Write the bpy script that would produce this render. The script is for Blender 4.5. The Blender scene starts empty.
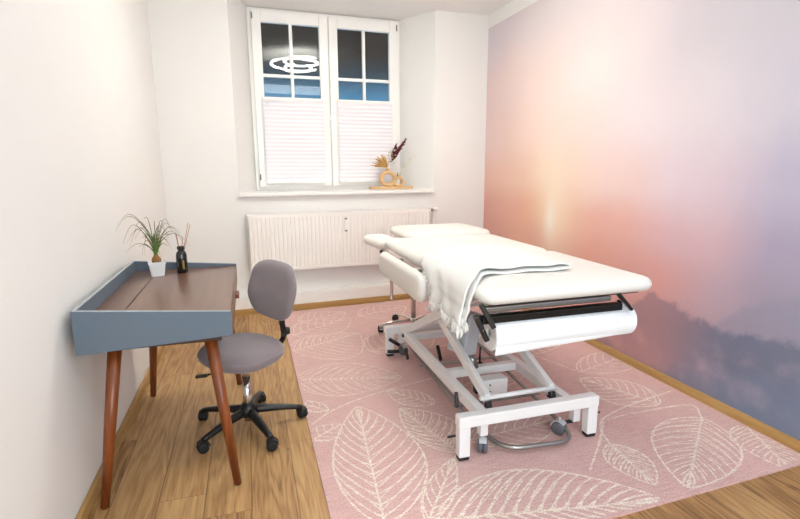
import bpy, bmesh, math, random
from mathutils import Vector, Matrix
random.seed(7)
S = bpy.context.scene
COL = S.collection
PI = math.pi

# ------------------------------------------------------------------ camera
cam_d = bpy.data.cameras.new('camera')
cam_d.sensor_fit = 'HORIZONTAL'; cam_d.sensor_width = 36.0
cam_d.lens = 496.06 / 800 * 36.0
cam_d.clip_start = 0.02
cam = bpy.data.objects.new('camera', cam_d); COL.objects.link(cam)
def cam_matrix(yaw, pitch, roll, loc):
    fw = Vector((math.sin(yaw)*math.cos(pitch), math.cos(yaw)*math.cos(pitch), -math.sin(pitch)))
    rt = Vector((math.cos(yaw), -math.sin(yaw), 0)); up = rt.cross(fw)
    r = rt*math.cos(roll) + up*math.sin(roll); u = -rt*math.sin(roll) + up*math.cos(roll)
    m = Matrix((r, u, -fw)).transposed().to_4x4(); m.translation = loc
    return m
cam.matrix_world = cam_matrix(math.radians(16.885), math.radians(10.688), math.radians(-0.3093), Vector((0, 0, 1.45)))
S.camera = cam

# ------------------------------------------------------------------ world, lights, exposure
W = bpy.data.worlds.new('night_sky'); S.world = W; W.use_nodes = True
wt = W.node_tree; wt.nodes.clear()
wo = wt.nodes.new('ShaderNodeOutputWorld'); wb = wt.nodes.new('ShaderNodeBackground')
wc = wt.nodes.new('ShaderNodeTexCoord'); wsx = wt.nodes.new('ShaderNodeSeparateXYZ'); wr = wt.nodes.new('ShaderNodeValToRGB')
wt.links.new(wc.outputs['Generated'], wsx.inputs[0]); wt.links.new(wsx.outputs['Z'], wr.inputs[0])
wt.links.new(wr.outputs[0], wb.inputs[0]); wt.links.new(wb.outputs[0], wo.inputs[0])
wr.color_ramp.elements[0].position = 0.0; wr.color_ramp.elements[0].color = (.10, .30, .48, 1)
wr.color_ramp.elements[1].position = 0.30; wr.color_ramp.elements[1].color = (.004, .004, .004, 1)
e = wr.color_ramp.elements.new(0.125); e.color = (.045, .17, .30, 1)
e = wr.color_ramp.elements.new(0.165); e.color = (.012, .035, .055, 1)
e = wr.color_ramp.elements.new(0.20); e.color = (.006, .006, .006, 1)
wb.inputs[1].default_value = 1.0

def area(name, loc, target, sx, sy, power, color):
    l = bpy.data.lights.new(name, 'AREA'); l.shape = 'RECTANGLE'; l.size = sx; l.size_y = sy
    l.energy = power; l.color = color
    o = bpy.data.objects.new(name, l); COL.objects.link(o); o.location = loc
    o.rotation_euler = (Vector(target) - Vector(loc)).to_track_quat('-Z', 'Y').to_euler()
    return o
area('rear_fill_light', (1.05, -1.27, 1.35), (1.35, 4.0, 1.15), 2.2, 2.2, 66, (.81, .93, .985))  # added soft frontal fill behind the camera; the rear wall has no window
area('rear_overhead_fill', (1.35, .55, 3.03), (1.35, .9, 0), 1.6, 1.0, 12, (.88, .95, 1.0))  # added overhead fill to brighten the room, not a modelled fixture
S.view_settings.view_transform = 'Standard'
try: S.view_settings.look = 'None'
except Exception: pass
S.view_settings.gamma = 1.0
S.view_settings.use_curve_mapping = False
S.view_settings.exposure = 0.76

# ------------------------------------------------------------------ materials
def lin(c):
    return tuple(((v/255)/12.92 if v/255 <= .04045 else (((v/255)+.055)/1.055)**2.4) for v in c)
def nodemat(name):
    m = bpy.data.materials.new(name); m.use_nodes = True
    nt = m.node_tree; b = nt.nodes['Principled BSDF']
    return m, nt, b
def mat(name, rgb, rough=.5, metal=0, noise=0.0, nscale=40, bump=0.0, bscale=200, sheen=0, coat=0, coord='Object'):
    m, nt, b = nodemat(name)
    c = lin(rgb) + (1,)
    b.inputs['Base Color'].default_value = c
    b.inputs['Roughness'].default_value = rough; b.inputs['Metallic'].default_value = metal
    if sheen: b.inputs['Sheen Weight'].default_value = sheen
    if coat: b.inputs['Coat Weight'].default_value = coat; b.inputs['Coat Roughness'].default_value = .1
    tc = nt.nodes.new('ShaderNodeTexCoord')
    n = nt.nodes.new('ShaderNodeTexNoise'); n.inputs['Scale'].default_value = nscale; n.inputs['Detail'].default_value = 4
    nt.links.new(tc.outputs[coord], n.inputs['Vector'])
    mx = nt.nodes.new('ShaderNodeMix'); mx.data_type = 'RGBA'
    k = 1 - max(noise, .015)
    mx.inputs[6].default_value = (c[0]*k, c[1]*k, c[2]*k, 1)
    mx.inputs[7].default_value = (min(1, c[0]*(2-k)), min(1, c[1]*(2-k)), min(1, c[2]*(2-k)), 1)
    nt.links.new(n.outputs['Fac'], mx.inputs[0]); nt.links.new(mx.outputs[2], b.inputs['Base Color'])
    if bump:
        n2 = nt.nodes.new('ShaderNodeTexNoise'); n2.inputs['Scale'].default_value = bscale; n2.inputs['Detail'].default_value = 3
        nt.links.new(tc.outputs[coord], n2.inputs['Vector'])
        bp = nt.nodes.new('ShaderNodeBump'); bp.inputs['Strength'].default_value = bump; bp.inputs['Distance'].default_value = .002
        nt.links.new(n2.outputs['Fac'], bp.inputs['Height']); nt.links.new(bp.outputs[0], b.inputs['Normal'])
    return m

M = {}
M['wall'] = mat('wall_paint', (238, 235, 232), .85, noise=.01, nscale=3, bump=.05, bscale=120)
M['ceiling'] = mat('ceiling_paint', (248, 246, 243), .9)
M['trimwhite'] = mat('trim_white_gloss', (246, 242, 238), .4)
M['winwhite'] = mat('window_white', (250, 247, 243), .35)
M['radiator'] = mat('radiator_enamel', (247, 241, 236), .35)
M['blind'] = mat('pleated_fabric', (243, 238, 242), .9)
M['metalwhite'] = mat('white_powder_coat', (240, 238, 237), .38)
M['leather'] = mat('white_leatherette', (230, 226, 220), .42, bump=.12, bscale=500)
M['paper'] = mat('paper_white', (243, 245, 248), .8, bump=.05, bscale=60)
M['blanket'] = mat('blanket_cotton', (232, 230, 226), .95, noise=.04, nscale=120, bump=.6, bscale=350, sheen=.3)
M['black'] = mat('black_plastic', (20, 20, 22), .4)
M['blackmetal'] = mat('black_metal', (26, 23, 22), .35, metal=.2)
M['chrome'] = mat('chrome', (215, 212, 208), .12, metal=1)
M['steel'] = mat('brushed_steel', (158, 156, 154), .3, metal=.85)
M['greyplastic'] = mat('grey_plastic', (196, 198, 203), .45)
M['castergrey'] = mat('caster_grey', (96, 99, 107), .5)
M['rubber'] = mat('rubber_black', (24, 24, 26), .7)
M['chairfabric'] = mat('grey_mauve_fabric', (136, 124, 128), .95, noise=.10, nscale=260, bump=.5, bscale=600, sheen=.3)
M['bluegrey'] = mat('blue_grey_lacquer', (96, 110, 124), .5, noise=.03, nscale=60)
M['edge'] = mat('pale_edge_band', (172, 178, 184), .5)
M['pot'] = mat('pot_ceramic', (240, 240, 240), .25)
M['bulb'] = mat('plant_bulb', (140, 100, 52), .9, noise=.25, nscale=90)
M['greenleaf'] = mat('leaf_green', (92, 128, 52), .5, noise=.2, nscale=60)
M['dryleaf'] = mat('leaf_olive', (108, 106, 66), .6, noise=.2, nscale=60)
M['bottle'] = mat('black_bottle_glass', (14, 16, 17), .08, coat=.6)
M['gold'] = mat('gold_label', (170, 140, 60), .4, metal=.5)
M['reed'] = mat('reed', (176, 128, 100), .8)
M['brass'] = mat('brass', (170, 140, 105), .3, metal=.9)
M['pampas'] = mat('dried_grass', (196, 152, 92), .95, noise=.2, nscale=150)
M['maroon'] = mat('maroon_dried_flower', (84, 16, 22), .9, noise=.3, nscale=200)
M['cream'] = mat('cream_dried_flower', (216, 208, 186), .9, noise=.1)
M['lampwhite'] = mat('lamp_white', (235, 235, 232), .4)
M['knob'] = mat('grey_knob', (120, 118, 116), .4)
M['sticker'] = mat('blue_sticker', (80, 110, 190), .5)

def wood(name, c1, c2, rough=.4, scale=1.0, axis='Y', coat=0):
    m, nt, b = nodemat(name)
    tc = nt.nodes.new('ShaderNodeTexCoord'); mp = nt.nodes.new('ShaderNodeMapping')
    s = {'X': (1.2, 18, 18), 'Y': (18, 1.2, 18), 'Z': (18, 18, 1.2)}[axis]
    mp.inputs['Scale'].default_value = tuple(v*scale for v in s)
    nt.links.new(tc.outputs['Object'], mp.inputs[0])
    n = nt.nodes.new('ShaderNodeTexNoise'); n.inputs['Scale'].default_value = 2.2; n.inputs['Detail'].default_value = 6; n.inputs['Distortion'].default_value = .8
    nt.links.new(mp.outputs[0], n.inputs['Vector'])
    r = nt.nodes.new('ShaderNodeValToRGB'); r.color_ramp.elements[0].position = .3; r.color_ramp.elements[1].position = .7
    r.color_ramp.elements[0].color = lin(c1)+(1,); r.color_ramp.elements[1].color = lin(c2)+(1,)
    nt.links.new(n.outputs['Fac'], r.inputs[0]); nt.links.new(r.outputs[0], b.inputs['Base Color'])
    b.inputs['Roughness'].default_value = rough
    if coat: b.inputs['Coat Weight'].default_value = coat; b.inputs['Coat Roughness'].default_value = .15
    return m
M['legwood'] = wood('walnut_stained_wood', (104, 46, 12), (146, 76, 28), .38, 1.0, 'Z', .2)
M['topwood'] = wood('brown_desktop', (104, 74, 60), (118, 86, 70), .30, .6, 'Y', .15)
M['frontwood'] = wood('brown_drawer_front', (124, 92, 74), (140, 106, 86), .4, .8, 'Y')
M['darkwood'] = wood('dark_wood', (56, 32, 22), (72, 42, 28), .5, 1, 'Y')
M['ringwood'] = wood('light_beech', (212, 168, 116), (226, 186, 136), .55, 2.5, 'X')
M['skirtwood'] = wood('oak_skirting', (168, 128, 72), (196, 156, 96), .45, .8, 'Y')
M['skirtwoodx'] = wood('oak_skirting_across', (168, 128, 72), (196, 156, 96), .45, .8, 'X')

def floor_mat():
    m, nt, b = nodemat('oak_plank_floor')
    N = nt.nodes.new; L = nt.links.new
    tc = N('ShaderNodeTexCoord'); sep = N('ShaderNodeSeparateXYZ'); L(tc.outputs['Object'], sep.inputs[0])
    def mth(op, a, bb=None, c=None):
        n = N('ShaderNodeMath'); n.operation = op
        for i, v in enumerate((a, bb, c)):
            if v is None: continue
            if isinstance(v, (int, float)): n.inputs[i].default_value = v
            else: L(v, n.inputs[i])
        return n.outputs[0]
    PW = .196
    px = mth('DIVIDE', mth('ADD', sep.outputs['X'], 10.06), PW)
    row = mth('FLOOR', px); fx = mth('FRACT', px)
    wn = N('ShaderNodeTexWhiteNoise'); wn.noise_dimensions = '1D'; L(row, wn.inputs['W'])
    py = mth('ADD', mth('DIVIDE', sep.outputs['Y'], 1.9), mth('MULTIPLY', wn.outputs['Value'], 7.3))
    seg = mth('FLOOR', py); fy = mth('FRACT', py)
    wn2 = N('ShaderNodeTexWhiteNoise'); wn2.noise_dimensions = '2D'
    cv = N('ShaderNodeCombineXYZ'); L(row, cv.inputs[0]); L(seg, cv.inputs[1]); L(cv.outputs[0], wn2.inputs['Vector'])
    # grain
    gv = N('ShaderNodeCombineXYZ')
    L(mth('ADD', mth('MULTIPLY', sep.outputs['X'], 5.5), mth('MULTIPLY', wn2.outputs['Value'], 31)), gv.inputs[0])
    L(mth('MULTIPLY', sep.outputs['Y'], .55), gv.inputs[1]); L(mth('MULTIPLY', wn2.outputs['Value'], 13), gv.inputs[2])
    n1 = N('ShaderNodeTexNoise'); n1.inputs['Scale'].default_value = 1.3; n1.inputs['Detail'].default_value = 3; n1.inputs['Distortion'].default_value = .25
    L(gv.outputs[0], n1.inputs['Vector'])
    rings = mth('SINE', mth('MULTIPLY', n1.outputs['Fac'], 70))
    n2 = N('ShaderNodeTexNoise'); n2.inputs['Scale'].default_value = 9; n2.inputs['Detail'].default_value = 6
    gv2 = N('ShaderNodeCombineXYZ'); L(mth('MULTIPLY', sep.outputs['X'], 14), gv2.inputs[0]); L(mth('MULTIPLY', sep.outputs['Y'], .7), gv2.inputs[1]); L(wn2.outputs['Value'], gv2.inputs[2])
    L(gv2.outputs[0], n2.inputs['Vector'])
    fac = mth('ADD', mth('MULTIPLY', rings, .11), mth('ADD', mth('MULTIPLY', n2.outputs['Fac'], .62), mth('MULTIPLY', wn2.outputs['Value'], .30)))
    r = N('ShaderNodeValToRGB'); e = r.color_ramp.elements
    e[0].position = .12; e[0].color = lin((118, 80, 46))+(1,)
    e[1].position = .78; e[1].color = lin((202, 163, 112))+(1,)
    q = r.color_ramp.elements.new(.42); q.color = lin((174, 132, 84))+(1,)
    L(fac, r.inputs[0])
    # knots
    vo = N('ShaderNodeTexVoronoi'); vo.inputs['Scale'].default_value = 1.0
    kv = N('ShaderNodeCombineXYZ'); L(mth('ADD', mth('MULTIPLY', sep.outputs['X'], 4.2), mth('MULTIPLY', n2.outputs['Fac'], .5)), kv.inputs[0]); L(mth('MULTIPLY', sep.outputs['Y'], 2.4), kv.inputs[1]); L(kv.outputs[0], vo.inputs['Vector'])
    kn = mth('LESS_THAN', vo.outputs['Distance'], .06)
    mk = N('ShaderNodeMix'); mk.data_type = 'RGBA'; L(mth('MULTIPLY', kn, .55), mk.inputs[0]); L(r.outputs[0], mk.inputs[6]); mk.inputs[7].default_value = lin((92, 58, 32))+(1,)
    # joints
    jx = mth('ADD', mth('LESS_THAN', fx, .014), mth('GREATER_THAN', fx, .986))
    jy = mth('LESS_THAN', fy, .0016)
    j = mth('MINIMUM', mth('ADD', jx, jy), 1)
    mj = N('ShaderNodeMix'); mj.data_type = 'RGBA'; L(mth('MULTIPLY', j, .6), mj.inputs[0]); L(mk.outputs[2], mj.inputs[6]); mj.inputs[7].default_value = lin((96, 66, 40))+(1,)
    L(mj.outputs[2], b.inputs['Base Color'])
    b.inputs['Roughness'].default_value = .5
    bp = N('ShaderNodeBump'); bp.inputs['Strength'].default_value = .25; bp.inputs['Distance'].default_value = .002
    L(mth('SUBTRACT', fac, j), bp.inputs['Height']); L(bp.outputs[0], b.inputs['Normal'])
    return m
M['floor'] = floor_mat()

def rug_mats():
    out = []
    for nm, ca, cb in (('rug_pink_weave', (202, 160, 156), (224, 188, 182)), ('rug_cream_pile', (214, 184, 172), (246, 238, 224))):
        m, nt, b = nodemat(nm); N = nt.nodes.new; L = nt.links.new
        tc = N('ShaderNodeTexCoord')
        n = N('ShaderNodeTexNoise'); n.inputs['Scale'].default_value = 130; n.inputs['Detail'].default_value = 2
        L(tc.outputs['Object'], n.inputs['Vector'])
        mp = N('ShaderNodeMapping'); mp.inputs['Scale'].default_value = (3, 60, 1); L(tc.outputs['Object'], mp.inputs[0])
        n3 = N('ShaderNodeTexNoise'); n3.inputs['Scale'].default_value = 3; n3.inputs['Detail'].default_value = 4; L(mp.outputs[0], n3.inputs['Vector'])
        ad = N('ShaderNodeMath'); ad.operation = 'ADD'; L(n.outputs['Fac'], ad.inputs[0]); L(n3.outputs['Fac'], ad.inputs[1])
        r = N('ShaderNodeValToRGB'); r.color_ramp.elements[0].position = .7; r.color_ramp.elements[1].position = 1.25 if False else 1.0
        hf = N('ShaderNodeMath'); hf.operation = 'MULTIPLY'; hf.inputs[1].default_value = .85; L(ad.outputs[0], hf.inputs[0])
        r.color_ramp.elements[0].color = lin(ca)+(1,); r.color_ramp.elements[1].color = lin(cb)+(1,)
        L(hf.outputs[0], r.inputs[0]); L(r.outputs[0], b.inputs['Base Color'])
        b.inputs['Roughness'].default_value = .95
        bp = N('ShaderNodeBump'); bp.inputs['Strength'].default_value = .6; bp.inputs['Distance'].default_value = .003
        L(n.outputs['Fac'], bp.inputs['Height']); L(bp.outputs[0], b.inputs['Normal'])
        out.append(m)
    return out
M['rugpink'], M['rugcream'] = rug_mats()
M['rugedge'] = mat('rug_binding', (206, 176, 178), .9)

def glass_mat():
    m, nt, b = nodemat('window_glass')
    b.inputs['Base Color'].default_value = (.9, .93, .93, 1)
    b.inputs['Roughness'].default_value = .0; b.inputs['IOR'].default_value = 1.5
    b.inputs['Transmission Weight'].default_value = 1
    return m
M['glass'] = glass_mat()
def emis(name, rgb, s):
    m, nt, b = nodemat(name)
    b.inputs['Base Color'].default_value = lin(rgb)+(1,)
    b.inputs['Emission Color'].default_value = lin(rgb)+(1,); b.inputs['Emission Strength'].default_value = s
    return m
M['led'] = emis('led_strip', (246, 247, 240), 23)

# mural wallpaper: a printed sunrise over misty hills; colour samples of the print (along the wall, height, colour)
MUR = [(5.2,2.7,214,200,206),(4.06,2.61,226,212,214),(3.18,2.47,222,208,212),(2.49,2.29,210,198,206),(2.0,2.16,200,193,203),
 (5.16,1.94,230,198,194),(4.16,1.95,243,213,203),(3.35,2.08,238,217,214),(2.83,1.88,232,214,218),(2.3,1.81,218,205,214),(1.9,1.76,200,192,206),
 (5.12,1.29,236,184,168),(4.5,1.35,240,196,172),(3.95,1.4,246,215,188),(3.28,1.41,240,206,198),(2.52,1.35,226,203,212),(1.85,1.37,184,176,200),
 (5.1,.9,222,160,146),(4.45,.95,236,172,146),(3.95,.9,242,190,150),(3.24,1.03,236,176,160),(2.48,1.04,220,176,184),(1.82,1.12,172,162,190),
 (3.22,.79,234,162,140),(4.0,.6,228,160,136),(5.1,.5,214,150,136),(2.7,.74,224,158,150),(2.18,.84,204,170,182),(1.79,.92,164,154,180),
 (3.2,.3,216,150,142),(4.2,.1,206,150,140),(2.73,.3,210,152,150),(2.2,.5,176,150,165),(1.7,.6,150,146,170),(1.7,.1,140,145,172),
 (1.0,2.4,190,186,198),(1.0,1.2,176,170,196),(1.0,.4,140,145,170),(0,2.4,186,184,196),(0,1.2,172,168,190),(0,.4,140,144,168),(-1.2,1.2,180,176,190)]
def mural_mat():
    m, nt, b = nodemat('sunrise_mural'); N = nt.nodes.new; L = nt.links.new
    def mth(op, a, bb=None, c=None):
        n = N('ShaderNodeMath'); n.operation = op
        for i, v in enumerate((a, bb, c)):
            if v is None: continue
            if isinstance(v, (int, float)): n.inputs[i].default_value = v
            else: L(v, n.inputs[i])
        return n.outputs[0]
    def smooth(v, a, bb):
        n = N('ShaderNodeMapRange'); n.interpolation_type = 'SMOOTHSTEP'; L(v, n.inputs[0])
        n.inputs[1].default_value = a; n.inputs[2].default_value = bb; return n.outputs[0]
    def mix(f, a, bb):
        n = N('ShaderNodeMix'); n.data_type = 'RGBA'
        if isinstance(f, float): n.inputs[0].default_value = f
        else: L(f, n.inputs[0])
        for i, v in ((6, a), (7, bb)):
            if isinstance(v, tuple): n.inputs[i].default_value = v
            else: L(v, n.inputs[i])
        return n.outputs[2]
    def samp(y, z):
        acc = [0, 0, 0]; wsum = 0
        for (sy, sz, r_, g_, b_) in MUR:
            d = ((sy-y)**2 + (1.3*(sz-z))**2) + .015
            w = d**-2.0; l = lin((r_, g_, b_)); lu = .3*l[0]+.6*l[1]+.1*l[2]; l = [(v+(lu-v)*.14)*.99 for v in l]
            for i in range(3): acc[i] += w*l[i]
            wsum += w
        return tuple(a/wsum for a in acc) + (1,)
    tc = N('ShaderNodeTexCoord'); sep = N('ShaderNodeSeparateXYZ')
    # soft watercolour wobble of the print
    nz = N('ShaderNodeTexNoise'); nz.inputs['Scale'].default_value = 1.6; nz.inputs['Detail'].default_value = 4
    L(tc.outputs['Object'], nz.inputs['Vector'])
    L(tc.outputs['Object'], sep.inputs[0])
    wob = mth('MULTIPLY', mth('SUBTRACT', nz.outputs['Fac'], .5), .35)
    Y = mth('ADD', sep.outputs['Y'], wob); Z = mth('ADD', sep.outputs['Z'], mth('MULTIPLY', wob, .7))
    Y0, Y1 = -1.3, 5.3
    t = mth('DIVIDE', mth('SUBTRACT', Y, Y0), Y1-Y0)
    rows = [0.0, .35, .7, 1.0, 1.35, 1.75, 2.2, 2.8]
    prev = None
    for k, z in enumerate(rows):
        r = N('ShaderNodeValToRGB'); L(t, r.inputs[0]); r.color_ramp.interpolation = 'B_SPLINE' if False else 'EASE'
        ys = [-1.3, 0, 1, 1.6, 1.9, 2.25, 2.6, 2.95, 3.3, 3.65, 4.0, 4.4, 4.8, 5.2]
        el = r.color_ramp.elements
        el[0].position = 0; el[0].color = samp(ys[0], z); el[1].position = (ys[-1]-Y0)/(Y1-Y0); el[1].color = samp(ys[-1], z)
        for y in ys[1:-1]:
            q = el.new((y-Y0)/(Y1-Y0)); q.color = samp(y, z)
        r.color_ramp.interpolation = 'LINEAR'
        prev = r.outputs[0] if prev is None else mix(smooth(Z, rows[k-1], z), prev, r.outputs[0])
    # sun glow column
    dy = mth('DIVIDE', mth('SUBTRACT', sep.outputs['Y'], 3.87), .23); dz = mth('DIVIDE', mth('SUBTRACT', sep.outputs['Z'], 1.02), .42)
    g = mth('POWER', 2.718, mth('MULTIPLY', mth('ADD', mth('MULTIPLY', dy, dy), mth('MULTIPLY', dz, dz)), -1))
    prev = mix(mth('MULTIPLY', g, .62), prev, lin((252, 236, 212))+(1,))
    dy2 = mth('DIVIDE', mth('SUBTRACT', sep.outputs['Y'], 3.92), .07); dz2 = mth('DIVIDE', mth('SUBTRACT', sep.outputs['Z'], .97), .17)
    g2 = mth('POWER', 2.718, mth('MULTIPLY', mth('ADD', mth('MULTIPLY', dy2, dy2), mth('MULTIPLY', dz2, dz2)), -1))
    prev = mix(mth('MULTIPLY', g2, .55), prev, lin((250, 246, 238))+(1,))
    # hill ridges with tree-line noise
    nr = N('ShaderNodeTexNoise'); nr.inputs['Scale'].default_value = 5; nr.inputs['Detail'].default_value = 9; nr.inputs['Roughness'].default_value = .72
    L(tc.outputs['Object'], nr.inputs['Vector'])
    nv = mth('MULTIPLY', mth('SUBTRACT', nr.outputs['Fac'], .5), .20)
    mist = N('ShaderNodeTexNoise'); mist.inputs['Scale'].default_value = 3.0; mist.inputs['Detail'].default_value = 5; L(tc.outputs['Object'], mist.inputs['Vector'])
    def ridge(pts, color, soft, depth, amount):
        nonlocal prev
        r = N('ShaderNodeValToRGB'); L(mth('DIVIDE', mth('SUBTRACT', sep.outputs['Y'], 0.0), 5.0), r.inputs[0])
        el = r.color_ramp.elements
        el[0].position = pts[0][0]/5; el[0].color = (pts[0][1],)*3+(1,); el[1].position = pts[-1][0]/5; el[1].color = (pts[-1][1],)*3+(1,)
        for y, z in pts[1:-1]:
            q = el.new(y/5); q.color = (z, z, z, 1)
        below = mth('SUBTRACT', mth('ADD', r.outputs[0], nv), sep.outputs['Z'])
        edge = smooth(below, 0, soft)
        fade = smooth(below, depth, depth*.15)
        f = mth('MULTIPLY', edge, mth('ADD', mth('MULTIPLY', fade, amount), 0.12))
        prev = mix(mth('MULTIPLY', f, smooth(mist.outputs['Fac'], .25, .5)), prev, color)
    hue = smooth(sep.outputs['Y'], 2.0, 2.75)
    near_far = mix(hue, lin((106, 114, 136))+(1,), lin((168, 130, 136))+(1,))
    ridge([(0, .92), (1.6, .84), (1.85, .78), (2.0, .70), (2.2, .50), (2.5, .1)], lin((146, 144, 164))+(1,), .06, .45, .42)
    ridge([(0, .66), (1.2, .60), (1.75, .58), (1.95, .52), (2.1, .50), (2.3, .53), (2.5, .58), (2.66, .61), (2.8, .50), (3.05, .34), (3.4, -.2)], near_far, .05, .95, .72)
    ridge([(0, .34), (1.5, .36), (1.8, .38), (2.0, .33), (2.2, .30), (2.45, .16), (2.7, -.2)], lin((112, 128, 154))+(1,), .12, .6, .40)
    L(prev, b.inputs['Base Color'])
    b.inputs['Roughness'].default_value = .7
    return m
M['mural'] = mural_mat()

# ------------------------------------------------------------------ mesh helpers
def B(): return bmesh.new()
def box(bm, x0, y0, z0, x1, y1, z1, bev=0, seg=2):
    g = bmesh.ops.create_cube(bm, size=1)
    vs = g['verts']
    for v in vs:
        v.co = Vector(((x0+x1)/2 + v.co.x*(x1-x0), (y0+y1)/2 + v.co.y*(y1-y0), (z0+z1)/2 + v.co.z*(z1-z0)))
    if bev:
        es = list({e for v in vs for e in v.link_edges})
        bmesh.ops.bevel(bm, geom=es, offset=bev, segments=seg, affect='EDGES', profile=.5)
    return bm
def frame_from(a, b):
    d = (Vector(b)-Vector(a)).normalized()
    up = Vector((0, 0, 1)) if abs(d.z) < .95 else Vector((0, 1, 0))
    s = d.cross(up).normalized(); u = s.cross(d).normalized()
    return d, s, u
def bar(bm, a, b, w, h, bev=.003):
    """rectangular bar from a to b, w sideways, h up"""
    a = Vector(a); b = Vector(b); d, s, u = frame_from(a, b)
    Ln = (b-a).length
    t = B(); box(t, -w/2, 0, -h/2, w/2, Ln, h/2, bev, 2)
    Mx = Matrix((s, d, u)).transposed().to_4x4(); Mx.translation = a
    bmesh.ops.transform(t, matrix=Mx, verts=t.verts)
    me = bpy.data.meshes.new('t'); t.to_mesh(me); t.free(); bm.from_mesh(me); bpy.data.meshes.remove(me)
    return bm
def tube(bm, pts, r, seg=10, cap=True):
    pts = [Vector(p) for p in pts]; n = len(pts)
    rr = r if isinstance(r, (list, tuple)) else [r]*n
    rings = []; prev_s = None
    for i, p in enumerate(pts):
        d = (pts[min(i+1, n-1)] - pts[max(i-1, 0)]).normalized()
        if prev_s is None:
            up = Vector((0, 0, 1)) if abs(d.z) < .9 else Vector((1, 0, 0))
            s = d.cross(up).normalized()
        else:
            s = (prev_s - d*prev_s.dot(d)).normalized()
        u = d.cross(s); prev_s = s
        rings.append([bm.verts.new(p + (s*math.cos(2*PI*k/seg) + u*math.sin(2*PI*k/seg))*rr[i]) for k in range(seg)])
    for i in range(n-1):
        for k in range(seg):
            f = bm.faces.new((rings[i][k], rings[i][(k+1) % seg], rings[i+1][(k+1) % seg], rings[i+1][k])); f.smooth = True
    if cap:
        bm.faces.new(rings[0][::-1]); bm.faces.new(rings[-1])
    return bm
def smoothpath(pts, r=.05, n=6):
    """polyline with rounded corners"""
    P = [Vector(p) for p in pts]; out = [P[0]]
    for i in range(1, len(P)-1):
        a = (P[i-1]-P[i]); c = (P[i+1]-P[i]); ra = min(r, a.length*.45, c.length*.45)
        A = P[i]+a.normalized()*ra; Cc = P[i]+c.normalized()*ra
        for k in range(n+1):
            t = k/n; out.append(A*(1-t)**2 + P[i]*2*t*(1-t) + Cc*t*t)
    out.append(P[-1]); return out
def lathe(bm, prof, c=(0, 0, 0), seg=24, axis='Z'):
    rings = []
    for (r, z) in prof:
        ring = []
        for k in range(seg):
            a = 2*PI*k/seg; x, y = r*math.cos(a), r*math.sin(a)
            p = {'Z': (x, y, z), 'X': (z, x, y), 'Y': (x, z, y)}[axis]
            ring.append(bm.verts.new(Vector(p)+Vector(c)))
        rings.append(ring)
    for i in range(len(rings)-1):
        for k in range(seg):
            f = bm.faces.new((rings[i][k], rings[i][(k+1) % seg], rings[i+1][(k+1) % seg], rings[i+1][k])); f.smooth = True
    bm.faces.new(rings[0][::-1]); bm.faces.new(rings[-1])
    return bm
def cushion(bm, x0, y0, z0, x1, y1, z1, rc=.07, re=.035, puff=.012, nx=26, ny=40):
    """upholstered slab: rounded plan corners, rounded edge, slightly domed top"""
    cx, cy = (x0+x1)/2, (y0+y1)/2; hx, hy = (x1-x0)/2, (y1-y0)/2; h = z1-z0; cz = (z0+z1)/2
    per = []
    def rrect(k, N, ins):
        # point on the rounded rectangle at parameter
        a, b, r = hx-ins, hy-ins, max(rc-ins, .004)
        segs = []
        for (sx, sy, a0) in ((1, 1, 0), (-1, 1, 90), (-1, -1, 180), (1, -1, 270)):
            for j in range(9):
                t = math.radians(a0 + 90*j/8)
                segs.append((sx*(a-r)+r*math.cos(t), sy*(b-r)+r*math.sin(t)))
        return segs
    prof = []
    K = 8
    for j in range(K+1):
        t = -PI/2 + PI*j/K
        prof.append((re*(1-math.cos(t)), math.sin(t)*h/2))
    rings = []
    def ringof(ins, z): return [bm.verts.new((cx+x, cy+y, cz+z)) for (x, y) in rrect(0, 0, ins)]
    rings.append(ringof(re+.06, -h/2))
    for ins, z in prof: rings.append(ringof(ins, z))
    for q, dz in ((.03, .45), (.08, .8), (.16, 1.0)):
        if re+q < min(hx, hy)-.02: rings.append(ringof(re+q, h/2+puff*dz))
    N = len(rings[0])
    for i in range(len(rings)-1):
        for k in range(N):
            f = bm.faces.new((rings[i][k], rings[i][(k+1) % N], rings[i+1][(k+1) % N], rings[i+1][k])); f.smooth = True
    f = bm.faces.new(rings[0][::-1]); f.smooth = True
    f = bm.faces.new(rings[-1]); f.smooth = True
    return bm
MW = {}
def finish(name, bm, m, parent=None, world=False, smooth=False, recalc=True):
    if recalc: bmesh.ops.recalc_face_normals(bm, faces=bm.faces)
    me = bpy.data.meshes.new(name); bm.to_mesh(me); bm.free()
    mats = m if isinstance(m, list) else [m]
    for x in mats: me.materials.append(x)
    o = bpy.data.objects.new(name, me); COL.objects.link(o)
    if smooth:
        for p in me.polygons: p.use_smooth = True
    if parent is not None:
        o.parent = parent
        if world: me.transform(MW[root_of(parent)].inverted())
    return o
def root_of(o):
    while o.parent is not None: o = o.parent
    return o.name
def thing(name, label, cat, loc=(0, 0, 0), rotz=0, group=None):
    o = bpy.data.objects.new(name, None); COL.objects.link(o)
    o.empty_display_size = .05
    o.location = loc; o.rotation_euler = (0, 0, rotz); o['label'] = label; o['category'] = cat
    if group: o['group'] = group
    MW[o.name] = Matrix.Translation(loc) @ Matrix.Rotation(rotz, 4, 'Z')
    return o
def tag(o, label, cat, group=None):
    o['label'] = label; o['category'] = cat
    if group: o['group'] = group
    return o
def struct(name, bm, m, parent=None, world=False, smooth=False):
    o = finish(name, bm, m, parent, world, smooth)
    o['kind'] = 'structure'
    return o
def ptag(o, label): o['label'] = label; return o

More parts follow.
